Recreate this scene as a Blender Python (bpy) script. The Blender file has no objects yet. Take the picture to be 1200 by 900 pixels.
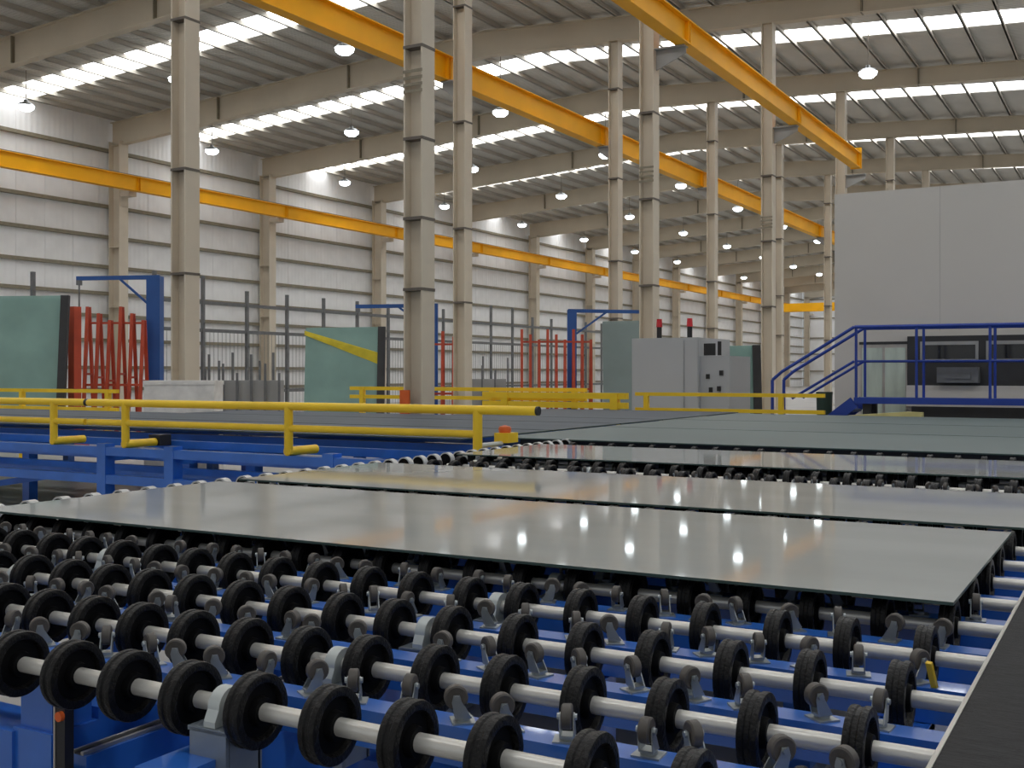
import bpy, bmesh, math, random
from mathutils import Vector, Matrix
random.seed(11)
scn = bpy.context.scene
COL = scn.collection
R = math.radians

# ------------------------------------------------------------------ camera, world, exposure
cam_data = bpy.data.cameras.new('camera')
cam = bpy.data.objects.new('camera', cam_data)
COL.objects.link(cam)
cam.location = (0, 0, 1.5)
cam.rotation_euler = (R(90), 0, math.atan(740 / 1305))
cam_data.sensor_width = 36
cam_data.lens = 1305 * 36 / 1200
cam_data.shift_y = -13 / 1200
cam_data.clip_start = 0.05
cam_data.clip_end = 400
scn.camera = cam

world = bpy.data.worlds.new('world')
scn.world = world
world.use_nodes = True
bg = world.node_tree.nodes['Background']
bg.inputs[0].default_value = (0.93, 0.97, 1.0, 1)
bg.inputs[1].default_value = 0.42

scn.view_settings.view_transform = 'Standard'
scn.view_settings.look = 'None'
scn.view_settings.exposure = 0.08
scn.view_settings.gamma = 1.0
scn.view_settings.use_curve_mapping = False
scn.cycles.max_bounces = 8
scn.cycles.diffuse_bounces = 5
scn.cycles.caustics_reflective = False
scn.cycles.caustics_refractive = False
SKYLIGHT_STRENGTH = 5.0
LAMP_STRENGTH = 14.0

# ------------------------------------------------------------------ materials
def material(name, base, rough=0.5, metal=0.0, spec=0.5, var=0.12, scale=6.0, bump=0.0, bscale=60.0, stretch=(1, 1, 1), coat=0.0, rvar=0.0):
    m = bpy.data.materials.new(name)
    m.use_nodes = True
    nt = m.node_tree
    N, L = nt.nodes, nt.links
    p = N['Principled BSDF']
    p.inputs['Roughness'].default_value = rough
    p.inputs['Metallic'].default_value = metal
    p.inputs['Specular IOR Level'].default_value = spec
    p.inputs['Coat Weight'].default_value = coat
    tc = N.new('ShaderNodeTexCoord')
    mp = N.new('ShaderNodeMapping')
    mp.inputs['Scale'].default_value = stretch
    L.new(tc.outputs['Object'], mp.inputs['Vector'])
    nz = N.new('ShaderNodeTexNoise')
    nz.inputs['Scale'].default_value = scale
    nz.inputs['Detail'].default_value = 4
    L.new(mp.outputs[0], nz.inputs['Vector'])
    rp = N.new('ShaderNodeValToRGB')
    rp.color_ramp.elements[0].position = 0.3
    rp.color_ramp.elements[1].position = 0.7
    rp.color_ramp.elements[0].color = tuple(c * (1 - var) for c in base) + (1,)
    rp.color_ramp.elements[1].color = tuple(min(1, c * (1 + var)) for c in base) + (1,)
    L.new(nz.outputs['Fac'], rp.inputs['Fac'])
    L.new(rp.outputs['Color'], p.inputs['Base Color'])
    if rvar:
        mr = N.new('ShaderNodeMapRange')
        mr.inputs['To Min'].default_value = max(0.02, rough - rvar)
        mr.inputs['To Max'].default_value = rough + rvar
        L.new(nz.outputs['Fac'], mr.inputs['Value'])
        L.new(mr.outputs[0], p.inputs['Roughness'])
    if bump:
        n2 = N.new('ShaderNodeTexNoise')
        n2.inputs['Scale'].default_value = bscale
        n2.inputs['Detail'].default_value = 3
        L.new(mp.outputs[0], n2.inputs['Vector'])
        b = N.new('ShaderNodeBump')
        b.inputs['Strength'].default_value = bump
        b.inputs['Distance'].default_value = 0.01
        L.new(n2.outputs['Fac'], b.inputs['Height'])
        L.new(b.outputs[0], p.inputs['Normal'])
    return m

def emitter(name, color, strength):
    m = bpy.data.materials.new(name)
    m.use_nodes = True
    p = m.node_tree.nodes['Principled BSDF']
    p.inputs['Base Color'].default_value = (0.8, 0.8, 0.8, 1)
    p.inputs['Emission Color'].default_value = tuple(color) + (1,)
    p.inputs['Emission Strength'].default_value = strength
    return m

def ribbed(name, base, freq, axis, rough=0.6, strength=0.5):
    """sheet metal with fine pressed ribs (bump only) running across the given axis"""
    m = material(name, base, rough, 0.0, 0.4, 0.08, 0.7)
    nt = m.node_tree
    N, L = nt.nodes, nt.links
    tc = N.new('ShaderNodeTexCoord')
    w = N.new('ShaderNodeTexWave')
    w.wave_type = 'BANDS'
    w.bands_direction = axis
    w.inputs['Scale'].default_value = freq
    L.new(tc.outputs['Object'], w.inputs['Vector'])
    b = N.new('ShaderNodeBump')
    b.inputs['Strength'].default_value = strength
    b.inputs['Distance'].default_value = 0.03
    L.new(w.outputs['Fac'], b.inputs['Height'])
    L.new(b.outputs[0], N['Principled BSDF'].inputs['Normal'])
    return m

M = {}
M['floor'] = material('floor_concrete', (0.37, 0.36, 0.345), 0.45, 0, 0.4, 0.10, 0.6, 0.05, 20)
M['cladding'] = ribbed('wall_cladding', (0.87, 0.87, 0.875), 1.4, 'Y', 0.55, 0.25)
M['girt'] = material('girt_paint', (0.24, 0.21, 0.15), 0.6)
M['beige'] = material('beige_steel_paint', (0.64, 0.565, 0.455), 0.5, 0, 0.4, 0.06, 1.2)
M['beige_dark'] = material('beige_band_paint', (0.13, 0.11, 0.09), 0.6)
M['rafter'] = material('rafter_paint', (0.60, 0.53, 0.42), 0.6, 0, 0.3, 0.06, 0.8)
M['purlin'] = material('purlin_galvanised', (0.52, 0.49, 0.43), 0.55, 0.0, 0.4, 0.1, 1.0)
M['deck'] = ribbed('roof_deck', (0.64, 0.62, 0.58), 2.6, 'Y', 0.5, 0.6)
M['skylight'] = emitter('skylight_polycarbonate', (0.965, 0.985, 1.0), SKYLIGHT_STRENGTH)
M['lamp'] = emitter('lamp_lens', (0.88, 0.97, 1.0), LAMP_STRENGTH)
M['lamp_shade'] = material('lamp_shade', (0.35, 0.37, 0.38), 0.4, 0.6)
M['crane'] = material('crane_yellow', (0.93, 0.45, 0.006), 0.5, 0, 0.3, 0.07, 1.0)
M['rail_yellow'] = material('railing_yellow', (0.90, 0.60, 0.02), 0.4, 0, 0.5, 0.07, 3.0)
M['rail_steel'] = material('rail_steel', (0.30, 0.26, 0.22), 0.5, 0.6)
M['blue'] = material('blue_frame_paint', (0.026, 0.145, 0.57), 0.30, 0, 0.5, 0.14, 4.0, coat=0.55)
M['blue_dark'] = material('blue_platform_paint', (0.014, 0.05, 0.33), 0.4, 0, 0.5, 0.1, 3.0)
M['jib_blue'] = material('jib_blue_paint', (0.02, 0.09, 0.32), 0.45, 0, 0.5, 0.08, 2.0)
M['rubber'] = material('wheel_rubber', (0.0055, 0.005, 0.005), 0.38, 0, 0.28, 0.4, 30.0, 0.35, 140)
M['hub'] = material('wheel_hub', (0.003, 0.003, 0.0035), 0.6, 0, 0.12, 0.3, 20.0)
M['shaft'] = material('shaft_aluminium', (0.70, 0.68, 0.63), 0.36, 0.5, 0.5, 0.12, 8.0, 0.08, 60, (1, 8, 8), rvar=0.1)
M['zinc'] = material('zinc_plate', (0.40, 0.43, 0.44), 0.38, 0.8, 0.5, 0.15, 14.0)
M['bracket'] = material('bracket_steel', (0.27, 0.31, 0.35), 0.42, 0.5, 0.5, 0.12, 8.0)
M['bearing'] = material('bearing_housing', (0.52, 0.56, 0.55), 0.45, 0.3, 0.5, 0.1, 8.0)
M['caster_tyre'] = material('caster_tyre', (0.085, 0.075, 0.066), 0.5, 0, 0.5, 0.25, 25.0)
M['glass'] = material('coated_glass', (0.42, 0.435, 0.425), 0.045, 0.0, 0.14, 0.06, 1.6, 0, 60, (0.5, 1.6, 1), rvar=0.015)
M['glass_edge'] = material('glass_edge', (0.05, 0.085, 0.075), 0.3, 0, 0.5)
M['glass_grey'] = material('grey_tinted_glass', (0.105, 0.12, 0.14), 0.6, 0.0, 0.12, 0.16, 1.2, 0, 60, (0.15, 2.5, 1), rvar=0.06)
M['glass_teal'] = material('teal_tinted_glass', (0.135, 0.17, 0.17), 0.5, 0.0, 0.2, 0.09, 1.0, 0, 60, (0.2, 2.2, 1), rvar=0.05)
M['glass_green'] = material('green_glass_pack', (0.36, 0.54, 0.50), 0.22, 0, 0.5, 0.12, 1.2)
M['glass_blue'] = material('blue_grey_glass_pack', (0.34, 0.40, 0.40), 0.3, 0, 0.5, 0.1, 1.0)
M['mat'] = material('black_felt', (0.022, 0.022, 0.023), 0.75, 0, 0.35, 0.35, 18.0, 0.35, 90, (1, 5, 1))
M['alu_trim'] = material('aluminium_trim', (0.50, 0.47, 0.43), 0.4, 0.7)
M['black'] = material('black_plastic', (0.012, 0.012, 0.014), 0.45)
M['white_wheel'] = material('white_wheel_tread', (0.62, 0.62, 0.60), 0.4, 0, 0.5, 0.08, 10)
M['red'] = material('rack_red_paint', (0.52, 0.075, 0.035), 0.5, 0, 0.4, 0.12, 3.0)
M['orange'] = material('orange_plastic', (0.75, 0.13, 0.02), 0.4)
M['grey_post'] = material('fence_grey', (0.17, 0.175, 0.18), 0.5, 0.2)
M['machine'] = material('machine_white_panel', (0.62, 0.595, 0.56), 0.5, 0, 0.4, 0.03, 0.6)
M['machine_grey'] = material('machine_grey_panel', (0.36, 0.36, 0.35), 0.5, 0, 0.4, 0.05, 2.0)
M['cabinet'] = material('cabinet_grey', (0.44, 0.455, 0.475), 0.45, 0, 0.4, 0.03, 0.8)
M['dark'] = material('dark_machine_frame', (0.03, 0.03, 0.032), 0.5)
M['window'] = material('machine_window_glass', (0.018, 0.018, 0.018), 0.1, 0, 0.6)
M['door_glass'] = material('greenish_door_glass', (0.55, 0.63, 0.55), 0.2, 0, 0.5, 0.15, 2.5, 0, 60, (3, 3, 0.6))
M['bin'] = material('bin_dark_green', (0.01, 0.035, 0.028), 0.5)
M['crate'] = material('white_crate', (0.86, 0.83, 0.79), 0.6)
M['pale_yellow'] = material('pale_yellow_block', (0.62, 0.56, 0.24), 0.6)
M['strap'] = material('yellow_strap', (0.62, 0.50, 0.02), 0.5)
M['beacon'] = material('beacon_red', (0.55, 0.02, 0.03), 0.3)

def see_through(m, amount):
    nt = m.node_tree
    out = nt.nodes['Material Output']
    mx = nt.nodes.new('ShaderNodeMixShader'); tr = nt.nodes.new('ShaderNodeBsdfTransparent')
    tr.inputs[0].default_value = (0.72, 0.86, 0.82, 1)
    mx.inputs[0].default_value = amount
    nt.links.new(nt.nodes['Principled BSDF'].outputs[0], mx.inputs[1])
    nt.links.new(tr.outputs[0], mx.inputs[2])
    nt.links.new(mx.outputs[0], out.inputs['Surface'])
for n_ in ('glass_green', 'glass_blue'): see_through(M[n_], 0.40)

# ------------------------------------------------------------------ mesh building
class MB:
    def __init__(s):
        s.v = []; s.f = []; s.mi = []; s.sm = []
    def add(s, verts, faces, mi=0, smooth=False):
        n = len(s.v)
        s.v += [tuple(v) for v in verts]
        s.f += [tuple(i + n for i in f) for f in faces]
        s.mi += [mi] * len(faces); s.sm += [smooth] * len(faces)
        return s
    def box(s, x0, x1, y0, y1, z0, z1, mi=0):
        v = [(x0, y0, z0), (x1, y0, z0), (x1, y1, z0), (x0, y1, z0), (x0, y0, z1), (x1, y0, z1), (x1, y1, z1), (x0, y1, z1)]
        return s.add(v, [(0, 3, 2, 1), (4, 5, 6, 7), (0, 1, 5, 4), (1, 2, 6, 5), (2, 3, 7, 6), (3, 0, 4, 7)], mi)
    def cbox(s, x, y, z, a, b, c, mi=0):
        return s.box(x - a / 2, x + a / 2, y - b / 2, y + b / 2, z - c / 2, z + c / 2, mi)
    def bar(s, p, q, w, h=None, mi=0, up=(0, 0, 1)):
        """rectangular bar from p to q"""
        h = h or w
        p, q = Vector(p), Vector(q)
        d = (q - p).normalized()
        u = Vector(up)
        if abs(d.dot(u)) > 0.98: u = Vector((1, 0, 0))
        a = d.cross(u).normalized() * w / 2
        b = a.cross(d).normalized() * h / 2
        v = []
        for c in (p, q):
            v += [c - a - b, c + a - b, c + a + b, c - a + b]
        return s.add(v, [(0, 3, 2, 1)[::-1], (4, 5, 6, 7)[::-1], (0, 1, 5, 4)[::-1], (1, 2, 6, 5)[::-1], (2, 3, 7, 6)[::-1], (3, 0, 4, 7)[::-1]], mi)
    def cyl(s, p, q, r, n=12, mi=0, r2=None):
        p, q = Vector(p), Vector(q)
        d = (q - p).normalized()
        u = Vector((0, 0, 1)) if abs(d.z) < 0.9 else Vector((1, 0, 0))
        a = d.cross(u).normalized(); b = d.cross(a).normalized()
        r2 = r if r2 is None else r2
        v = []
        for c, rr in ((p, r), (q, r2)):
            for i in range(n):
                t = 2 * math.pi * i / n
                v.append(c + (a * math.cos(t) + b * math.sin(t)) * rr)
        s.add(v, [(i, (i + 1) % n, n + (i + 1) % n, n + i) for i in range(n)], mi, True)
        s.add(v[:n], [tuple(range(n))[::-1]], mi)
        return s.add(v[n:], [tuple(range(n))], mi)
    def lathe(s, prof, n=24, axis='X', center=(0, 0, 0), mi=0, closed=True):
        """prof: list of (along axis, radius); closed loop"""
        c = Vector(center); v = []
        for i in range(n):
            t = 2 * math.pi * i / n
            for a, r in prof:
                if axis == 'X': p = Vector((a, r * math.cos(t), r * math.sin(t)))
                elif axis == 'Y': p = Vector((r * math.cos(t), a, r * math.sin(t)))
                else: p = Vector((r * math.cos(t), r * math.sin(t), a))
                v.append(p + c)
        k = len(prof); f = []
        for i in range(n):
            j = (i + 1) % n
            for q in range(k if closed else k - 1):
                w = (q + 1) % k
                f.append((i * k + q, i * k + w, j * k + w, j * k + q))
        return s.add(v, f, mi, True)
    def prism(s, pts, axis, a0, a1, mi=0):
        """extrude a 2D polygon; axis is the extrusion axis"""
        n = len(pts)
        def P(p, a):
            return {'X': (a, p[0], p[1]), 'Y': (p[0], a, p[1]), 'Z': (p[0], p[1], a)}[axis]
        v = [P(p, a0) for p in pts] + [P(p, a1) for p in pts]
        return s.add(v, [tuple(range(n)), tuple(range(n, 2 * n))[::-1]] + [(i, n + i, n + (i + 1) % n, (i + 1) % n) for i in range(n)], mi)
    def mesh(s, name, mats):
        me = bpy.data.meshes.new(name)
        me.from_pydata(s.v, [], s.f)
        for m in (mats if isinstance(mats, (list, tuple)) else [mats]): me.materials.append(m)
        me.polygons.foreach_set('material_index', s.mi)
        me.polygons.foreach_set('use_smooth', s.sm)
        bm = bmesh.new(); bm.from_mesh(me)
        bmesh.ops.recalc_face_normals(bm, faces=bm.faces)
        bm.to_mesh(me); bm.free()
        if any(s.sm): me.set_sharp_from_angle(angle=R(38))
        me.update()
        return me
    def build(s, name, mats, parent=None, loc=(0, 0, 0), rotz=0):
        return link(name, s.mesh(name, mats), parent, loc, rotz)

def link(name, me, parent=None, loc=(0, 0, 0), rotz=0):
    o = bpy.data.objects.new(name, me)
    COL.objects.link(o)
    o.location = loc; o.rotation_euler = (0, 0, rotz)
    if parent is not None: o.parent = parent
    return o

def thing(name, label, cat, loc=(0, 0, 0), rotz=0, group=None):
    o = link(name, None, None, loc, rotz)
    return tag(o, label, cat, group)

def tag(o, label, cat, group=None):
    o['label'] = label; o['category'] = cat
    if group: o['group'] = group
    return o

def structure(name, o=None):
    o = o or link(name, None)
    o['kind'] = 'structure'
    return o

ORD = ['first', 'second', 'third', 'fourth', 'fifth', 'sixth', 'seventh', 'eighth', 'ninth', 'tenth', 'eleventh', 'twelfth', 'thirteenth',
       'fourteenth', 'fifteenth', 'sixteenth', 'seventeenth', 'eighteenth', 'nineteenth', 'twentieth', 'twenty-first', 'twenty-second']

# ------------------------------------------------------------------ hall: floor, wall, roof
BAY, Y0 = 8.04, 12.45
def frame_y(k): return Y0 + BAY * k
KS = range(-2, 15)
YA, YB = frame_y(-2) - 4, frame_y(14)
XW, XR, XV, XE = -33.2, -17.0, -1.0, 15.0
def rafter_bottom(x):
    if x < XR: return 10.95 - 0.06 * (XR - x)
    if x < XV: return 10.95 - 0.041 * (x - XR)
    return 10.95 - 0.041 * (15.0 - x)
RAF_H, PUR_H = 0.74, 0.15
def rafter_top(x):
    if x < XV: return 10.95 + RAF_H - 0.06 * abs(x - XR)
    return 10.95 + RAF_H - 0.06 * abs(x - 15.0)
def deck_z(x): return rafter_top(x) + PUR_H

structure('floor', MB().box(-36, 18, -8, YB + 3, -0.2, 0).build('floor', M['floor']))

wall = structure('wall_left')
me_panel = MB().box(-0.04, 0.04, 0.006, 1.144, 0, 10.98).mesh('cladding_panel', M['cladding'])
y = YA
while y < YB - 1:
    link('cladding_panel', me_panel, wall, (XW - 0.12, y, 0))
    y += 1.15
for z in (0.9, 1.7, 2.7, 3.6, 4.42, 5.4, 6.5, 7.62, 8.75, 9.68):
    MB().box(XW - 0.08, XW + 0.08, YA, YB, z - 0.06, z + 0.06).build('girt', M['girt'], wall)
def h_section(mb, x, y, z0, z1, w, d, t=0.022):
    mb.box(x - w / 2, x - w / 2 + t, y - d / 2, y + d / 2, z0, z1)
    mb.box(x + w / 2 - t, x + w / 2, y - d / 2, y + d / 2, z0, z1)
    mb.box(x - w / 2 + t, x + w / 2 - t, y - 0.012, y + 0.012, z0, z1)
    return mb
m = h_section(MB(), 0, 0, 0, 10.0, 0.55, 0.42)
m.box(-0.24, 0.24, -0.20, 0.20, 6.1, 6.13).box(-0.24, 0.24, -0.20, 0.20, 3.9, 3.93)
m.box(0.27, 0.75, -0.17, 0.17, 7.95, 8.12).box(0.27, 0.30, -0.17, 0.17, 7.6, 7.95)
me_wc = m.mesh('wall_column', M['beige'])
for k in KS:
    link('wall_column', me_wc, wall, (XW + 0.36, frame_y(k), 0))

wf = structure('wall_far', MB().box(XW - 0.2, XE, YB + 0.3, YB + 0.5, 0, 13).build('wall_far', M['cladding']))
for z in (1.7, 3.6, 5.4, 7.6, 9.7):
    MB().box(XW, XE, YB + 0.16, YB + 0.3, z - 0.06, z + 0.06).build('girt', M['girt'], wf)

ceiling = structure('ceiling')
def slab(xa, xb, ya, yb, zoff, t, mat, name):
    pts = [(xa, deck_z(xa + 1e-6) + zoff), (xb, deck_z(xb - 1e-6) + zoff), (xb, deck_z(xb - 1e-6) + zoff + t), (xa, deck_z(xa + 1e-6) + zoff + t)]
    return MB().prism(pts, 'Y', ya, yb).build(name, mat, ceiling)
HALF = 0.64
for xa, xb in ((XW - 0.2, XR), (XR, XV), (XV, XE)):
    for k in range(-3, 14):
        c = frame_y(k) + 3.85
        ya = max(YA, c + HALF - BAY)
        if c - HALF > YA:
            slab(xa, xb, ya, c - HALF, 0, 0.05, M['deck'], 'roof_deck_panel')
            slab(xa, xb, c - HALF - 0.03, c + HALF + 0.03, 0.052, 0.02, M['skylight'], 'skylight')
x = XW + 0.45
while x < XE - 0.2:
    z = deck_z(x)
    MB().box(x - 0.022, x + 0.022, YA, YB, z - PUR_H, z - 0.004).box(x - 0.022, x + 0.06, YA, YB, z - PUR_H, z - PUR_H + 0.012).build('purlin', M['purlin'], ceiling)
    x += 0.95
def rafter(k):
    y = frame_y(k)
    for xa, xb in ((XW + 0.06, XR), (XR, XV), (XV, XE)):
        m = MB()
        za, zb = rafter_bottom(xa + 1e-6), rafter_bottom(xb - 1e-6)
        ua, ub = rafter_top(xa + 1e-6), rafter_top(xb - 1e-6)
        da, db = (0.12, 0) if xa < -30 else (0, 0)
        m.prism([(xa, za - da), (xb, zb), (xb, ub), (xa, ua)], 'Y', y - 0.012, y + 0.012)
        m.prism([(xa, za - da - 0.02), (xb, zb - 0.02), (xb, zb), (xa, za - da)], 'Y', y - 0.13, y + 0.13)
        m.prism([(xa, ua - 0.02), (xb, ub - 0.02), (xb, ub), (xa, ua)], 'Y', y - 0.13, y + 0.13)
        r = m.build('rafter', M['rafter'], ceiling)
        for f in (0.33, 0.68):
            x = xa + (xb - xa) * f
            z = rafter_bottom(x)
            MB().box(x - 0.02, x + 0.02, y - 0.12, y + 0.12, z - 0.03, rafter_top(x) - 0.02).build('splice_plate', M['girt'], r)
for k in KS: rafter(k)

# ------------------------------------------------------------------ free-standing columns
def column(row, k, x, w, band_zs, side, lab):
    y = frame_y(k)
    t = thing('steel_column', lab, 'column', (x, y, 0), 0, 'crane columns')
    top = rafter_bottom(x) - 0.02
    h_section(MB(), 0, 0, 0.03, top, w, w).build('shaft', M['beige'], t)
    MB().cbox(0, 0, 0.015, w + 0.2, w + 0.2, 0.03).build('base_plate', M['beige'], t)
    for z in band_zs:
        MB().box(-w / 2 - 0.006, w / 2 + 0.006, -w / 2 - 0.006, w / 2 + 0.006, z, z + 0.04).build('band', M['beige_dark'], t)
    L = 0.62 if row == 'a' else 0.36
    s = side
    m = MB().prism([(s * w / 2, 7.45), (s * w / 2, 7.84), (s * (w / 2 + L), 7.84), (s * (w / 2 + L), 7.72)], 'Y', -0.012, 0.012)
    m.box(min(s * w / 2, s * (w / 2 + L)), max(s * w / 2, s * (w / 2 + L)), -0.11, 0.11, 7.84, 7.865)
    m.build('crane_bracket', M['machine_grey'], t)
    return t
for k in range(0, 8):
    bands = (2.6, 3.55, 4.62, 5.85, 7.1) if k == 0 else (3.2, 4.9, 6.6, 8.9)
    t = column('a', k, -8.5, 0.30, bands, 1, f'wide beige steel column beside the short crane beam, {ORD[k]} of its row')
    if k <= 2:
        m = MB()
        for i in range(4): m.box(-0.155, 0.155, -0.158, -0.15, 5.25 + 0.09 * i, 5.29 + 0.09 * i)
        m.build('tag_plate', M['girt'], t)
    if k == 0:
        MB().box(-0.19, -0.04, -0.185, -0.155, 0.2, 1.27).build('impact_guard', M['orange'], t)
for k in range(0, 12):
    column('b', k, -12.85, 0.30, (3.0, 4.6, 6.9, 9.4), -1, f'slim beige steel column beside the long crane beam, {ORD[k]} of its row')

# ------------------------------------------------------------------ crane runway beams
def runway(name_label, x, ya, yb, zt, h, group='crane runway beams'):
    t = thing('crane_runway_beam', name_label, 'crane beam', (x, 0, 0), 0, group)
    y = ya
    cuts = [ya] + [frame_y(k) for k in KS if ya + 0.5 < frame_y(k) < yb - 0.5] + [yb]
    for a, b in zip(cuts[:-1], cuts[1:]):
        a += 0.012; b -= 0.012
        m = MB().box(-0.16, 0.16, a, b, zt - 0.025, zt).box(-0.14, 0.14, a, b, zt - h, zt - h + 0.025).box(-0.05, 0.05, a, b, zt - h + 0.025, zt - 0.025)
        seg = m.build('beam_segment', M['crane'], t)
        for yy in (a + 0.02, b - 0.05):
            MB().box(-0.13, 0.13, yy, yy + 0.02, zt - h + 0.025, zt - 0.025).build('stiffener', M['crane'], seg)
    MB().box(-0.035, 0.035, ya, yb, zt, zt + 0.06).build('rail', M['rail_steel'], t)
    return t
runway('long yellow crane beam running along the white girt wall', -31.85, YA, 118, 8.62, 0.52)
runway('long yellow crane beam fixed beside the slim beige columns', -13.3, YA, 118, 8.42, 0.54)
t = runway('short yellow crane beam ending in mid hall beside the wide columns', -7.78, YA, 35.4, 8.33, 0.46)
MB().box(-0.17, 0.17, 35.4, 35.46, 7.85, 8.50).build('end_stop', M['crane'], t)

t = thing('bridge_crane', 'far yellow bridge crane spanning the aisle above the far racks', 'crane', (0, 108, 0))
MB().box(-31.6, -13.55, -0.35, 0.35, 7.45, 8.25).build('girder', M['crane'], t)
MB().box(-31.97, -31.45, -1.4, 1.4, 8.685, 8.9).box(-31.6, -31.45, -0.3, 0.3, 8.2, 8.685).build('end_truck', M['crane'], t)
MB().box(-13.72, -13.2, -1.4, 1.4, 8.485, 8.7).box(-13.72, -13.57, -0.3, 0.3, 8.2, 8.485).build('end_truck', M['crane'], t)
MB().box(-24.6, -23.2, -0.5, 0.5, 6.8, 7.45).cyl((-23.9, 0, 6.8), (-23.9, 0, 5.6), 0.05, 8).build('hoist', M['crane'], t)

# ------------------------------------------------------------------ high-bay lamps
def lamp(x, y, label):
    zr = rafter_bottom(x)
    t = thing('high_bay_lamp', label, 'lamp', (x, y, 9.9), 0, 'high-bay lamps under the roof')
    sh = MB().lathe([(0.0, 0.26), (0.08, 0.20), (0.13, 0.07), (0.20, 0.06), (0.20, 0.005), (0.02, 0.005), (0.02, 0.24)], 16, 'Z').build('shade', M['lamp_shade'], t)
    MB().lathe([(0.012, 0.25), (-0.07, 0.235), (-0.14, 0.15), (-0.17, 0.004)], 16, 'Z', closed=False).build('lens', M['lamp'], t)
    MB().cyl((0, 0, 0.19), (0, 0, deck_z(x) - 9.9 + 0.02), 0.012, 6).build('hanger_rod', M['rail_steel'], t)
ROWS = [(-30.6, 'nearest the girt wall'), (-24.0, 'midway from girt wall to ridge'), (-18.0, 'close under the roof ridge')]
for x, ph in ROWS:
    for k in range(0, 11):
        lamp(x, 22.95 + BAY * k, f'lit round lamp in the row {ph}, {ORD[k]} along the hall')
lamp(-6.7, 32.0, 'lit round lamp hanging alone above the tall white machine enclosure')

# ------------------------------------------------------------------ roller conveyor
PX, PY = 0.1675, 0.336
NROW = 20
ROWY = [1.548 + PY * k for k in range(NROW)]
WX = [-0.407 - 0.168 * k for k in range(22)]
AX = 0.880
wheel_prof = [(-0.018, 0.058), (-0.0165, 0.0645), (-0.012, 0.066), (-0.006, 0.0655), (-0.004, 0.0632), (0.004, 0.0632), (0.006, 0.0655), (0.012, 0.066),
              (0.0165, 0.0645), (0.018, 0.058), (0.017, 0.050), (0.007, 0.046), (0.007, 0.028), (0.021, 0.025), (0.021, 0.0155), (-0.021, 0.0155),
              (-0.021, 0.025), (-0.007, 0.028), (-0.007, 0.046), (-0.017, 0.050)]
wheel_prof = [(a * 1.04, r * 1.055 if r > 0.03 else r) for a, r in wheel_prof]
me_tyre = MB().lathe(wheel_prof[:11] + [(0.006, 0.048), (-0.006, 0.048), (-0.0175, 0.0527)], 32, 'X').mesh('wheel', M['rubber'])
me_hub = MB().lathe([(-0.007, 0.049), (0.007, 0.049), (0.007, 0.028), (0.021, 0.025), (0.021, 0.0155), (-0.021, 0.0155), (-0.021, 0.025), (-0.007, 0.028)], 24, 'X').mesh('hub', M['hub'])
SX0, SX1 = -4.04, -0.285
me_shaft = MB().cyl((SX0, 0, 0), (SX1, 0, 0), 0.0165, 20).mesh('shaft', M['shaft'])
for k, yy in enumerate(ROWY):
    t = thing('roller_shaft', f'grey metal roller shaft with black rubber wheels, {ORD[k]} from the front of the conveyor', 'roller', (0, yy, AX), 0, 'roller shafts of the glass conveyor')
    link('shaft', me_shaft, t)
    for x in WX:
        w = link('wheel', me_tyre, t, (x + random.uniform(-0.006, 0.006), 0, 0))
        link('hub', me_hub, w)
# the blue frame that carries shafts and casters
fr = thing('conveyor_frame', 'blue steel conveyor frame with cross beams, casters and bearing brackets under the glass sheets', 'conveyor')
BT = 0.868
BEAMY = [yy + 0.165 for yy in ROWY]
me_beam = MB().box(SX0, -0.30, -0.033, 0.033, BT - 0.07, BT).mesh('cross_beam', M['blue'])
for yy in BEAMY: link('cross_beam', me_beam, fr, (0, yy, 0))
for x in (-3.97, -2.95, -1.52, -0.42):
    MB().box(x - 0.05, x + 0.05, 1.40, 8.15, BT - 0.19, BT - 0.072).build('long_beam', M['blue'], fr)
for x, ys in ((-2.09, 1.70), (-1.71, 1.55)):
    b = MB().box(x - 0.03, x + 0.03, ys, 8.1, 0.575, 0.64).build('cable_duct', M['blue'], fr)
    MB().box(x - 0.009, x + 0.009, ys, 8.1, 0.64, 0.643).build('slot_cover', M['black'], b)
    for dx in (-0.015, 0.015):
        MB().box(x + dx - 0.004, x + dx + 0.004, ys, 8.1, 0.64, 0.648).build('duct_lip', M['alu_trim'], b)
for yy in (2.35, 4.2, 6.0, 8.0):
    MB().box(-2.2 if yy < 3 else -4.02, -0.36, yy - 0.08, yy + 0.08, 0.42, 0.52).build('tie_beam', M['blue'], fr)
    for x in (-3.97, -2.72, -1.13, -0.42):
        lg = MB().box(x - 0.05, x + 0.05, yy - 0.05, yy + 0.05, 0.02, BT - 0.075).build('leg', M['blue'], fr)
        MB().box(x - 0.062, x + 0.062, yy - 0.062, yy + 0.062, 0.38, 0.62).build('leg_sleeve', M['blue'], lg)
        MB().box(x - 0.09, x + 0.09, yy - 0.09, yy + 0.09, 0, 0.02).build('foot_plate', M['zinc'], lg)
MB().box(-2.285, -2.175, 1.83, 8.1, 0.62, 0.70).build('side_rail', M['blue'], fr)
MB().box(-4.02, -2.29, 1.68, 1.82, 0.55, 0.665).build('tie_beam', M['blue'], fr)
MB().box(-2.21, -0.4, 1.86, 2.06, 0.44, 0.535).build('tie_beam', M['blue'], fr)
lg = MB().box(-2.285, -2.175, 1.70, 1.81, 0.0, BT - 0.072).build('leg', M['blue'], fr)
MB().box(-2.297, -2.163, 1.688, 1.822, 0.40, 0.675).build('leg_sleeve', M['blue'], lg)
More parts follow.
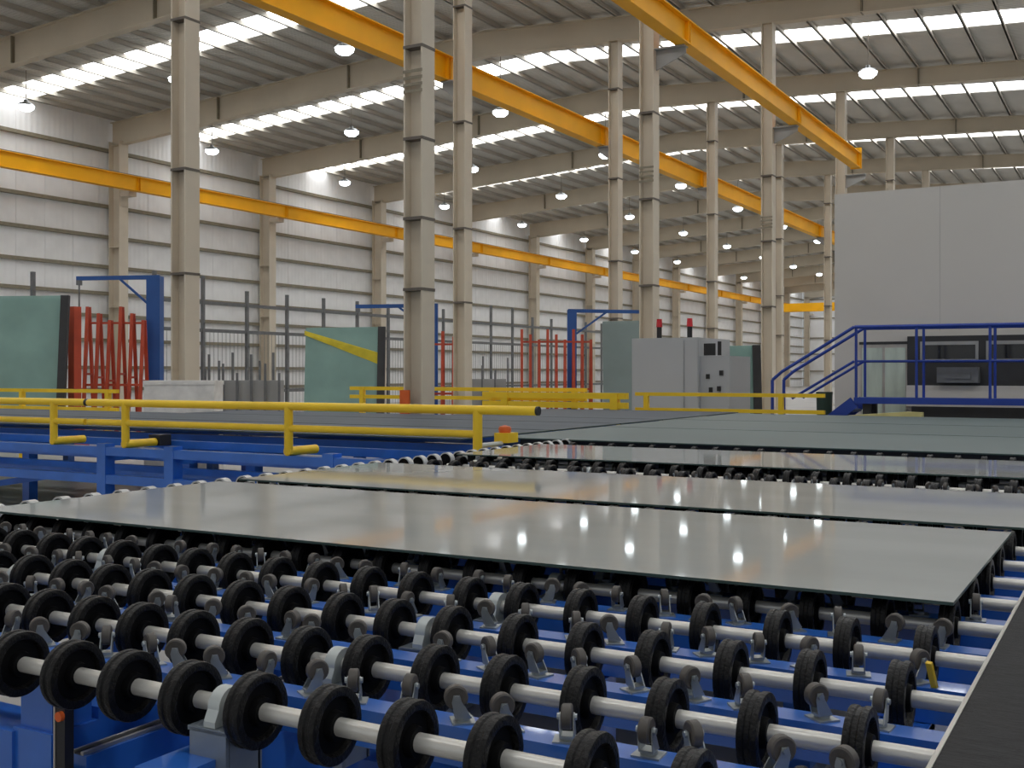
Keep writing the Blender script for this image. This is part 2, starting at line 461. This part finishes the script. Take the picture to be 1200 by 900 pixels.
# bearing brackets at every shaft
mb = MB().box(-0.045, 0.045, 0.035, 0.045, BT - 0.19, AX - 0.028).box(-0.045, -0.037, -0.04, 0.04, BT - 0.19, AX - 0.034).box(0.037, 0.045, -0.04, 0.04, BT - 0.19, AX - 0.034)
mb.box(-0.045, 0.045, -0.05, -0.042, BT - 0.19, AX - 0.034).box(-0.05, 0.05, -0.05, 0.05, AX - 0.04, AX - 0.032)
me_brk = mb.mesh('bearing_bracket', M['bracket'])
mb = MB().lathe([(-0.014, 0.0175), (0.014, 0.0175), (0.014, 0.036), (-0.014, 0.036)], 20, 'X').box(-0.014, 0.014, -0.046, 0.046, -0.031, -0.020)
mb.prism([(-0.036, 0.0), (-0.046, -0.022), (-0.030, -0.022)], 'X', -0.014, 0.014).prism([(0.036, 0.0), (0.046, -0.022), (0.030, -0.022)], 'X', -0.014, 0.014)
me_brg = mb.mesh('bearing', M['bearing'])
me_bolt = MB().cyl((0, -0.038, -0.032), (0, -0.038, -0.012), 0.006, 6).cyl((0, 0.038, -0.032), (0, 0.038, -0.012), 0.006, 6).mesh('bolts', M['zinc'])
for x in (-1.49, -2.99):
    for k, yy in enumerate(ROWY):
        b = link('bearing_bracket', me_brk, fr, (x, yy, 0))
        link('bearing', me_brg, b, (0.0, 0, AX))
# small swivel casters on the cross beams
mb = MB().box(-0.030, 0.030, -0.026, 0.026, 0, 0.004).cyl((0, 0, 0.004), (0, 0, 0.012), 0.018, 14)
for sx in (-1, 1):
    x = sx * 0.0145
    mb.prism([(-0.018, 0.011), (0.018, 0.011), (0.026, 0.046), (0.022, 0.062), (0.008, 0.062), (0.004, 0.048)], 'X', x - 0.0015, x + 0.0015)
    mb.cyl((sx * 0.016, 0.015, 0.055), (sx * 0.021, 0.015, 0.055), 0.007, 8)
mb.box(-0.0145, 0.0145, -0.018, 0.018, 0.010, 0.014)
me_fork = mb.mesh('caster_fork', M['zinc'])
me_cw = MB().lathe([(-0.0105, 0.0055), (0.0105, 0.0055), (0.0105, 0.019), (0.0115, 0.023), (0.009, 0.0265), (-0.009, 0.0265), (-0.0115, 0.023), (-0.0105, 0.019)], 20, 'X').mesh('caster_wheel', M['caster_tyre'])
for k in (0, 1, 2, 3, 4, 5, 12, 13):
    for i in range(33):
        x = -0.385 - i * 0.115 + random.uniform(-0.022, 0.022) - (0.03 if k % 2 else 0)
        if x < SX0 + 0.05 or min(abs(x - bx) for bx in (-1.49, -2.99)) < 0.04: continue
        a = random.choice([R(0), R(180), R(30), R(-35), R(75), R(-80), R(140), R(-145), R(60), R(110)]) + random.uniform(-0.3, 0.3)
        c = link('caster', me_fork, fr, (x, BEAMY[k], BT), a)
        c.scale = (0.82, 0.82, 0.82)
        link('caster_wheel', me_cw, c, (0, 0.015, 0.055))

MB().bar((-0.365, BEAMY[2] - 0.02, BT), (-0.372, BEAMY[2] - 0.045, BT + 0.055), 0.012, 0.008).build('yellow_tag', M['rail_yellow'], fr)

# transfer wheels along the far side of the conveyor
t = thing('transfer_wheel_bar', 'long bar of white-rimmed black transfer wheels along the side edge of the conveyor', 'roller', (-4.12, 0, -0.045))
MB().box(-0.05, 0.05, 1.4, 8.25, 0.80, 0.86).box(-0.02, 0.02, 1.4, 8.25, 0.86, 0.90).build('support_bar', M['black'], t)
me_tw = MB().lathe([(-0.022, 0.040), (-0.022, 0.050), (0.022, 0.050), (0.022, 0.040)], 24, 'Y').mesh('wheel', M['white_wheel'])
me_td = MB().lathe([(-0.0235, 0.003), (-0.0235, 0.042), (0.0235, 0.042), (0.0235, 0.003)], 20, 'Y').mesh('disc', M['hub'])
y = 1.48
while y < 8.2:
    w = link('wheel', me_tw, t, (0, y, 0.955)); link('disc', me_td, w)
    y += 0.163

# glass sheets on the wheels
def sheet(x0, x1, y0, y1, mat, label, z=0.9505, th=0.008, group='glass sheets lying on the conveyors'):
    o = MB().box(x0, x1, y0, y1, 0, th).build('glass_sheet', [mat, M['glass_edge']], None, (0, 0, z))
    o.data.polygons[0].material_index = 1
    for i in (2, 3, 4, 5): o.data.polygons[i].material_index = 1
    return tag(o, label, 'glass sheet', group)
sheet(-4.03, -0.39, 2.80, 4.13, M['glass'], 'whole pale grey glass sheet on the black wheels, closest to the front of the conveyor')
sheet(-4.03, -0.20, 4.27, 5.47, M['glass'], 'pale grey glass sheet just behind the front sheet across a narrow dark slot')
sheet(-4.0, -0.20, 6.30, 7.50, M['glass'], 'narrow-looking pale grey glass sheet at the far end of the black wheel conveyor')

# black felt table at the right
t = thing('felt_table', 'black felt topped table with thin aluminium edge beside the shaft ends', 'table')
MB().box(-0.255, 1.2, 0.9, 3.5, 0.925, 0.952).build('top', M['mat'], t)
MB().box(-0.262, -0.255, 0.9, 3.5, 0.915, 0.954).build('edge_trim', M['alu_trim'], t)
MB().box(-0.235, 1.2, 0.95, 3.45, 0.82, 0.925).build('apron', M['blue'], t)
for x in (-0.15, 1.1):
    for y in (1.0, 3.4): MB().box(x - 0.05, x + 0.05, y - 0.05, y + 0.05, 0, 0.82).build('leg', M['blue'], t)

# sensor post standing in front of the frame
t = thing('sensor_post', 'dark sensor post with small orange light under the front shaft', 'sensor post', (-2.075, 1.655, 0))
MB().box(-0.016, 0.014, -0.012, 0.012, 0, 0.80).build('post', M['black'], t)
MB().box(-0.021, -0.016, -0.014, 0.012, 0.0, 0.80).build('edge_strip', M['alu_trim'], t)
MB().cyl((0.004, -0.012, 0.745), (0.004, -0.022, 0.745), 0.011, 12).build('indicator_light', M['orange'], t)
MB().box(-0.05, 0.05, -0.035, 0.035, 0.60, 0.612).build('clamp', M['zinc'], t)

# ------------------------------------------------------------------ far tables with tinted sheets
t = thing('blue_table_frame', 'long empty blue steel table frame behind the yellow guard rail', 'frame')
for (y0, y1, z0, z1) in ((6.93, 7.05, 0.755, 0.83), (7.22, 7.28, 0.70, 0.76), (7.45, 7.53, 0.80, 0.87), (7.45, 7.53, 0.56, 0.62), (7.9, 8.0, 0.80, 0.90), (6.93, 7.03, 0.50, 0.58), (7.9, 8.0, 0.44, 0.53), (9.4, 9.5, 0.80, 0.90), (10.7, 10.8, 0.80, 0.90)):
    MB().box(-17.5, -4.21 if y0 < 7 else -4.55, y0, y1, z0, z1).build('cross_beam', M['blue'], t)
for x in (-16.2, -13.4, -10.6, -8.2, -7.35, -5.6, -4.65):
    for y in (6.98, 8.0, 10.75):
        MB().box(x - 0.055, x + 0.055, y - 0.055, y + 0.055, 0, 0.86).build('leg', M['blue'], t)
    MB().box(x - 0.035, x + 0.035, 7.0, 10.8, 0.70, 0.78).build('long_beam', M['blue'], t)
    MB().bar((x, 6.98, 0.30), (x + 1.0, 7.95, 0.48), 0.06, 0.06).build('brace', M['blue'], t)
MB().box(-8.0, -7.86, 7.3, 7.44, 0.83, 0.93).build('motor', M['black'], t)
t2 = thing('teal_table_frame', 'dark low table frame hidden under the large teal sheets', 'frame')
for y in (8.25, 10.2, 12.2, 14.2):
    MB().box(-4.6, 2.2, y, y + 0.1, 0.80, 0.944).build('cross_beam', M['dark'], t2)
for x in (-4.5, -1.5, 2.0):
    for y in (8.3, 14.25): MB().box(x - 0.05, x + 0.05, y - 0.05, y + 0.05, 0, 0.80).build('leg', M['dark'], t2)
GY = [(7.75, 9.3, -17.4), (9.36, 10.9, -17.4), (10.95, 12.1, -11.3), (12.14, 14.9, -7.8)]
for i, (a, b, x0) in enumerate(GY):
    sheet(x0, -4.86, a, b, M['glass_grey'], f'wide blue-grey glass sheet behind the guard rail, {ORD[i]} of four going back', 0.95, 0.01, 'wide blue-grey sheets')
for yb, x0 in ((9.3, -17.4), (10.9, -17.4), (12.1, -11.3), (14.9, -7.8)):
    MB().box(x0, -4.9, yb - 0.1, yb, 0.90, 0.949).build('support_strip', M['blue_dark'], t)
for x, y in ((-11.2, 12.0), (-7.7, 14.8), (-5.0, 14.8), (-5.0, 12.0)):
    MB().box(x - 0.04, x + 0.04, y - 0.04, y + 0.04, 0, 0.90).build('leg', M['blue_dark'], t)
for i, (a, b) in enumerate([(8.15, 10.3), (10.34, 12.3), (12.34, 14.5)]):
    sheet(-4.78, 2.2, a, b, M['glass_teal'], f'large teal-grey glass sheet before the blue platform, {ORD[i]} of three going back', 0.945, 0.01, 'large teal-grey sheets')

# ------------------------------------------------------------------ yellow guard rails
def guard_rail(label, x0, x1, y, zt, zl, zf, posts, r=0.034, foot=0.34, lx=None, plate=True):
    t = thing('guard_rail', label, 'guard rail', (0, y, 0), 0, 'yellow guard rails')
    top = MB().cyl((x0, 0, zt), (x1, 0, zt), r, 14).build('top_rail', M['rail_yellow'], t)
    for xe, sg in ((x0, -1), (x1, 1)):
        MB().cyl((xe, 0, zt), (xe + sg * 0.02, 0, zt), r * 0.97, 12).build('end_cap', M['black'], top)
    l0, l1 = lx or (x0, x1)
    MB().cyl((l0, 0, zl), (l1, 0, zl), r * 0.85, 14).build('lower_rail', M['rail_yellow'], t)
    for px in posts:
        p = MB().cyl((px, 0, zf), (px, 0, zt), r * 1.05, 14).build('post', M['rail_yellow'], t)
        if foot:
            MB().cyl((px, -0.02, zf + 0.02), (px, foot, zf + 0.02), r * 1.1, 14).build('foot_tube', M['rail_yellow'], p)
    return t
ga = guard_rail('thick yellow guard rail over the blue frame, section with end beyond the photo edge', -14.0, -8.43, 6.95, 1.23, 1.052, 0.845, [-12.8, -10.85, -8.87])
gb = guard_rail('thick yellow guard rail over the blue frame, section ending above the transfer wheels', -8.39, -3.74, 6.95, 1.23, 1.052, 0.845, [-7.91, -6.02, -4.23], lx=(-8.39, -4.23))
t = thing('stop_button', 'orange stop button box on yellow tube beside the transfer wheels', 'switch', (-4.27, 7.42, 0))
MB().box(-0.06, 0.06, -0.06, 0.10, 0.965, 1.04).build('box', M['rail_yellow'], t)
MB().lathe([(-0.03, 0.045), (0, 0.05), (0.018, 0.042), (0.028, 0.004)], 14, 'Z', (0, 0.0, 1.07), closed=False).cyl((0, 0, 1.035), (0, 0, 1.05), 0.03, 10).build('button', M['orange'], t)
MB().cyl((0, -0.06, 0.96), (0, -0.4, 0.96), 0.02, 8).build('cable_sleeve', M['bearing'], t)

def low_fence(label, x0, x1, y, zt, zl, posts, r=0.03):
    t = thing('low_barrier', label, 'guard rail', (0, y, 0), 0, 'low yellow barriers beyond the tables')
    MB().box(x0, x1, -r, r, zt - r, zt + r).build('top_rail', M['rail_yellow'], t)
    MB().box(x0, x1, -r, r, zl - r, zl + r).build('lower_rail', M['rail_yellow'], t)
    for px in posts: MB().box(px - r * 1.3, px + r * 1.3, -r * 1.3, r * 1.3, 0, zt + r).build('post', M['rail_yellow'], t)
low_fence('low yellow barrier in front of the green glass pack and red rack', -20.0, -14.52, 12.6, 1.20, 0.90, [-19, -16.9, -14.75])
low_fence('low yellow barrier between the blue-grey sheets and the column bases', -11.75, -7.3, 15.15, 1.24, 1.10, [-11.5, -10.3, -8.95, -7.5])
low_fence('thick yellow barrier bars in front of the red and grey glass racks', -9.0, -6.55, 14.97, 1.16, 1.02, [-8.6, -6.75], 0.045)
low_fence('low yellow barrier running in front of the light grey cabinet', -6.52, -3.75, 15.2, 1.19, 0.965, [-6.35, -4.35], 0.026)

# ------------------------------------------------------------------ blue platform with stairs, tall enclosure
pf = thing('access_platform', 'blue steel access platform with handrails and stair in front of the tall white enclosure', 'platform', (0, 15.6, 0))
MB().box(-3.45, 2.0, 0, 0.6, 1.09, 1.16).build('deck', M['blue_dark'], pf)
MB().box(-3.45, 2.0, -0.03, 0.0, 1.08, 1.165).build('kick_plate', M['blue_dark'], pf)
R1 = 0.019
for yy in (0.02, 0.58):
    MB().cyl((-3.45, yy, 2.13), (2.0, yy, 2.11), R1 + 0.006, 10).build('hand_rail', M['blue_dark'], pf)
    MB().cyl((-3.43, yy, 1.66), (2.0, yy, 1.65), R1 - 0.004, 10).build('mid_rail', M['blue_dark'], pf)
    for x in (-3.43, -2.64, -1.73, -0.8, 0.2, 1.2):
        MB().cyl((x, yy, 1.10), (x, yy, 2.12), R1, 10).build('post', M['blue_dark'], pf)
for x in (-3.3, -0.6, 1.9):
    for yy in (0.1, 0.5): MB().box(x - 0.05, x + 0.05, yy - 0.05, yy + 0.05, 0, 1.08).build('leg', M['dark'], pf)
# stair going down towards -X
sx, sz = -3.45, 1.10
run, drop = 1.32, 1.10
for yy in (0.0, 0.58):
    MB().bar((sx, yy, sz), (sx - run, yy, sz - drop + 0.06), 0.03, 0.16).build('stringer', M['blue_dark'], pf)
    MB().cyl((sx, yy, 2.13), (sx - 1.0, yy, 1.52), R1 + 0.004, 10).cyl((sx - 1.0, yy, 1.52), (sx - 1.14, yy, 1.40), R1 + 0.004, 10).cyl((sx - 1.14, yy, 1.40), (sx - 1.14, yy, 0.16), R1 + 0.004, 10).build('hand_rail', M['blue_dark'], pf)
    MB().cyl((sx, yy, 1.66), (sx - 0.86, yy, 1.14), R1, 10).build('mid_rail', M['blue_dark'], pf)
for i in range(5):
    f = (i + 0.6) / 5.4
    MB().box(sx - run * f - 0.12, sx - run * f + 0.12, 0.015, 0.565, sz - drop * f - 0.02, sz - drop * f + 0.02).build('tread', M['blue_dark'], pf)

en = thing('machine_enclosure', 'tall plain white machine enclosure with dark window band behind the blue platform', 'machine', (0, 17.0, 0))
MB().box(-4.05, 3.5, 0, 5.5, 0, 4.19).build('housing', M['machine'], en)
for i in range(5):
    x = -4.05 + 1.5 * (i + 1)
    MB().box(x - 0.002, x + 0.002, -0.002, 0, 2.1, 4.19).build('seam', M['machine_grey'], en)
dr = MB().box(-3.66, -3.0, -0.025, 0, 0.3, 1.92).build('door', M['alu_trim'], en)
for a, b in ((-3.64, -3.35), (-3.31, -3.02)):
    MB().box(a, b, -0.032, -0.025, 0.35, 1.87).build('pane', M['door_glass'], dr)
MB().box(-3.68, -2.98, -0.035, 0, 1.92, 1.96).build('door_head', M['dark'], en)
fb = MB().box(-2.98, 3.4, -0.12, 0, 1.30, 2.03).build('window_frame', M['dark'], en)
for a, b in ((-2.80, -2.02), (-1.92, -1.0), (-0.9, 0.2), (0.3, 1.4), (1.5, 2.6)):
    MB().box(a, b, -0.135, -0.12, 1.66, 1.95).build('window_rim', M['machine_grey'], fb)
    MB().box(a + 0.04, b - 0.04, -0.14, -0.135, 1.70, 1.90).build('pane', M['window'], fb)
MB().box(-2.55, -2.0, -0.30, -0.12, 1.36, 1.58).box(-2.45, -2.1, -0.32, -0.30, 1.42, 1.50).build('drive_unit', M['grey_post'], en)
MB().box(-2.98, 3.4, -0.2, -0.0, 1.02, 1.32).build('sill_panel', M['machine'], en)
MB().box(-2.9, 3.4, -0.25, -0.0, 0.2, 1.02).build('plinth', M['dark'], en)

t = thing('waste_bin', 'dark green waste bin standing behind the blue stair', 'bin', (-4.40, 17.8, 0))
MB().cyl((0, 0, 0), (0, 0, 1.16), 0.10, 14, 0, 0.125).build('body', M['bin'], t)
MB().cyl((0, 0, 1.16), (0, 0, 1.20), 0.13, 14).build('lid', M['bin'], t)
t = thing('floor_barrier', 'pale yellow low barrier block under the blue platform', 'barrier', (-3.0, 15.25, 0))
MB().prism([(-0.45, 0), (0.5, 0), (0.5, 0.985), (0.3, 0.99), (-0.45, 0.93)], 'Y', -0.08, 0.08).build('block', M['pale_yellow'], t)

# light grey control cabinet with beacons
cb = thing('control_cabinet', 'large light grey control cabinet with two red beacons beside the beige column', 'cabinet', (-7.62, 17.6, 0))
MB().box(0, 1.20, 0, 1.6, 0.05, 2.09).build('body', M['cabinet'], cb)
MB().box(0.03, 1.17, 0.03, 1.57, 0, 0.05).build('plinth', M['dark'], cb)
MB().box(0.02, 0.94, -0.02, 0, 0.12, 2.05).build('door', M['cabinet'], cb)
MB().box(0.97, 1.19, -0.02, 0, 0.12, 2.05).build('door', M['cabinet'], cb)
cs = MB().box(1.20, 1.70, 0.1, 1.2, 0.05, 1.78).build('side_unit', M['cabinet'], cb)
MB().box(1.26, 1.46, 0.08, 0.1, 1.79, 1.99).build('screen', M['black'], cb)
MB().box(1.50, 1.56, 0.08, 0.1, 1.79, 2.02).build('screen_post', M['black'], cb)
for x, z in ((1.33, 1.44), (1.38, 1.22), (1.52, 1.24), (1.56, 1.5)):
    MB().box(x - 0.03, x + 0.03, 0.07, 0.1, z - 0.04, z + 0.04).build('switch', M['black'], cb)
for x in (0.26, 0.82):
    b = MB().cyl((x, 0.6, 2.09), (x, 0.6, 2.30), 0.045, 12).build('beacon_base', M['black'], cb)
    MB().cyl((x, 0.6, 2.30), (x, 0.6, 2.44), 0.055, 12, 0, 0.045).build('beacon_lens', M['beacon'], b)

# ------------------------------------------------------------------ racks, glass packs, jib cranes along the wall aisle
def leaning_pack(label, x, y, w, h, mat, rotz, lean=0.10, n=2, strap=False):
    t = thing('glass_pack', label, 'glass pack', (x, y, 0), rotz, 'leaning packs of large glass')
    def pt(a, z, o): return (a, o + lean * z, z)
    for i in range(n):
        hh = h - 0.05 * i; off = 0.05 * i
        P = [pt(0.02 * i, 0.12, off), pt(w, 0.12, off), pt(w, hh, off), pt(0.02 * i, hh - 0.02, off)]
        Q = [(p[0], p[1] + 0.03, p[2]) for p in P]
        MB().add(P + Q, [(0, 1, 2, 3), (4, 7, 6, 5), (0, 4, 5, 1), (1, 5, 6, 2), (2, 6, 7, 3), (3, 7, 4, 0)]).build('glass_pane', mat, t)
    b = 0.05 * n + 0.02
    for fx in (0.12, 0.5, 0.88):
        MB().bar((w * fx, b, 0.06), (w * fx, b + lean * h, h * 0.98), 0.08).bar((w * fx, b + lean * h, h * 0.98), (w * fx, b + 1.0, 0.06), 0.08).bar((w * fx, -0.15, 0.06), (w * fx, b + 1.0, 0.06), 0.10).build('stand', M['dark'], t)
    MB().bar((w + 0.05, 0, 0.06), (w + 0.05, lean * h, h), 0.09, 0.16).build('end_post', M['dark'], t)
    if strap:
        zs = h * 0.93
        P = [(-0.02, -0.03 + lean * zs, zs), (w + 0.02, -0.03 + lean * zs * 0.82, zs * 0.72), (w + 0.02, -0.03 + lean * zs * 0.9, zs * 0.83), (-0.02, -0.02 + lean * h, zs * 1.04)]
        Q = [(p[0], p[1] + 0.012, p[2]) for p in P]
        MB().add(P + Q, [(0, 1, 2, 3), (4, 7, 6, 5), (0, 4, 5, 1), (1, 5, 6, 2), (2, 6, 7, 3), (3, 7, 4, 0)]).build('strap', M['strap'], t)
    return t
RZ = R(29.5)
leaning_pack('tall green glass pack leaning beside the first red rack', -20.73, 13.54, 2.36, 3.05, M['glass_green'], RZ)
leaning_pack('green glass pack with a yellow strap slanting across it', -15.75, 18.65, 1.62, 2.50, M['glass_green'], RZ - 0.05, strap=True)
leaning_pack('blue-grey glass pack leaning beside the blue jib post and red rack', -11.35, 24.5, 1.08, 2.78, M['glass_blue'], RZ)
leaning_pack('small dark green glass pack behind the light grey cabinet', -7.35, 21.1, 0.8, 2.05, M['glass_green'], RZ)

def stanchion_rack(label, x, y, w, h, n, rotz, depth=0.7):
    t = thing('stanchion_rack', label, 'rack', (x, y, 0), rotz, 'red stanchion racks')
    for i in range(n):
        fx = w * i / (n - 1)
        hh = h * (1 - 0.05 * ((i * 7) % 3))
        MB().bar((fx, 0, 0.1), (fx, depth * 0.42, hh), 0.065).bar((fx, depth, 0.1), (fx, depth * 0.55, hh), 0.065).bar((fx, 0, 0.1), (fx, depth, 0.1), 0.07).bar((fx, depth * 0.2, hh * 0.5), (fx, depth * 0.78, hh * 0.5), 0.045).build('stanchion', M['red'], t)
    for z in (0.1, h * 0.42):
        MB().bar((0, depth * 0.2, z), (w, depth * 0.2, z), 0.05).build('cross_bar', M['red'], t)
    MB().bar((0, depth * 0.5, h * 0.88), (w, depth * 0.5, h * 0.88), 0.045).build('cross_bar', M['red'], t)
    return t
stanchion_rack('red stanchion rack between the tall green glass pack and blue jib post', -20.0, 16.4, 1.22, 2.95, 6, RZ)
MB_t = thing('loading_mast', 'thick orange-red mast under the hanging jib hoist', 'mast', (-19.10, 15.47, 0))
MB().box(-0.09, 0.09, -0.09, 0.09, 0.04, 2.86).build('mast', M['red'], MB_t); MB().box(-0.2, 0.2, -0.2, 0.2, 0, 0.04).build('base_plate', M['red'], MB_t)
stanchion_rack('red stanchion rack half hidden behind the strapped green pack', -14.45, 20.75, 1.0, 2.45, 5, RZ)
stanchion_rack('red stanchion rack at the foot of the far blue jib post', -13.55, 24.4, 1.75, 2.6, 9, RZ)

def jib(label, x, y, h, arm, rotz, w=0.26):
    t = thing('jib_crane', label, 'crane', (x, y, 0), rotz, 'blue jib cranes')
    MB().box(-w / 2, w / 2, -w / 2, w / 2, 0.03, h).build('post', M['jib_blue'], t)
    MB().box(-w, w, -w, w, 0, 0.03).build('base_plate', M['jib_blue'], t)
    s = 1 if arm > 0 else -1
    MB().bar((-s * 0.1, 0, h - 0.02), (arm, 0, h - 0.05), 0.09, 0.09).build('arm', M['jib_blue'], t)
    MB().bar((s * w / 2, 0, h - 0.62), (arm * 0.45, 0, h - 0.06), 0.05).build('arm_brace', M['jib_blue'], t)
    MB().box(arm * 0.97 - 0.05, arm * 0.97 + 0.05, -0.05, 0.05, h - 0.2, h - 0.09).cyl((arm * 0.97, 0, h - 0.2), (arm * 0.97, 0, h - 0.72), 0.02, 8).build('hoist', M['grey_post'], t)
    return t
jib('blue jib crane with thick post beside the first red rack', -19.22, 17.72, 3.66, -1.75, RZ, 0.30)
jib('blue jib crane whose arm shows behind the strapped green pack', -15.0, 22.6, 3.16, -1.9, RZ, 0.2)
jib('blue jib crane standing among the far red rack, arm over blue-grey glass', -13.05, 26.2, 3.15, 2.0, RZ, 0.24)

t = thing('mesh_fence', 'grey mesh safety fence with tall posts along the girt wall aisle', 'fence', (-21.5, 0, 0))
y = 16.3
while y < 47:
    MB().box(-0.04, 0.04, y - 0.04, y + 0.04, 0, 3.75 + (0.3 if int(y * 2) % 3 == 0 else 0)).build('post', M['grey_post'], t)
    y += 1.65 if y > 17 else 3.5
for z in (1.0, 2.62, 3.35):
    MB().box(-0.025, 0.025, 19.8, 46.6, z - 0.045, z + 0.045).build('fence_rail', M['grey_post'], t)
m = MB()
y = 19.9
while y < 46.5:
    m.box(-0.004, 0.004, y - 0.004, y + 0.004, 0.1, 2.6); y += 0.15
m.build('mesh_wires', M['grey_post'], t)['kind'] = 'stuff'

def stillage(label, x, y, w, n):
    t = thing('stillage', label, 'stillage', (x, y, 0), RZ, 'low grey stillages along the fence')
    MB().box(0, w, 0, 0.9, 0.1, 0.2).build('base', M['grey_post'], t)
    MB().box(0.05, w - 0.05, 0.1, 0.8, 0.2, 1.32).build('load', M['machine_grey'], t)
    for i in range(n):
        px = w * i / (n - 1)
        MB().box(px - 0.025, px + 0.025, -0.03, 0.03, 0, 1.5 + 0.22 * ((i * 5) % 3)).build('post', M['grey_post'], t)
        MB().box(px - 0.025, px + 0.025, 0.87, 0.93, 0, 1.6 + 0.2 * ((i * 4) % 3)).build('post', M['grey_post'], t)
stillage('low grey stillage with short posts between first slim column and strapped green pack', -19.6, 19.3, 2.0, 7)
stillage('low grey stillage with short posts before the far red rack', -17.4, 27.4, 1.5, 5)

o = thing('white_crate', 'low white crate at the foot of the first slim beige column', 'crate', (-12.10, 11.70, 0), RZ)
MB().box(-0.50, 0.50, -0.25, 0.25, 0.08, 1.38).build('body', M['crate'], o)
MB().box(-0.51, 0.51, -0.26, 0.26, 1.33, 1.39).build('lid', M['crate'], o)
for x in (-0.45, 0.45): MB().box(x - 0.06, x + 0.06, -0.25, 0.25, 0, 0.08).build('skid', M['dark'], o)

bpy.context.view_layer.update()
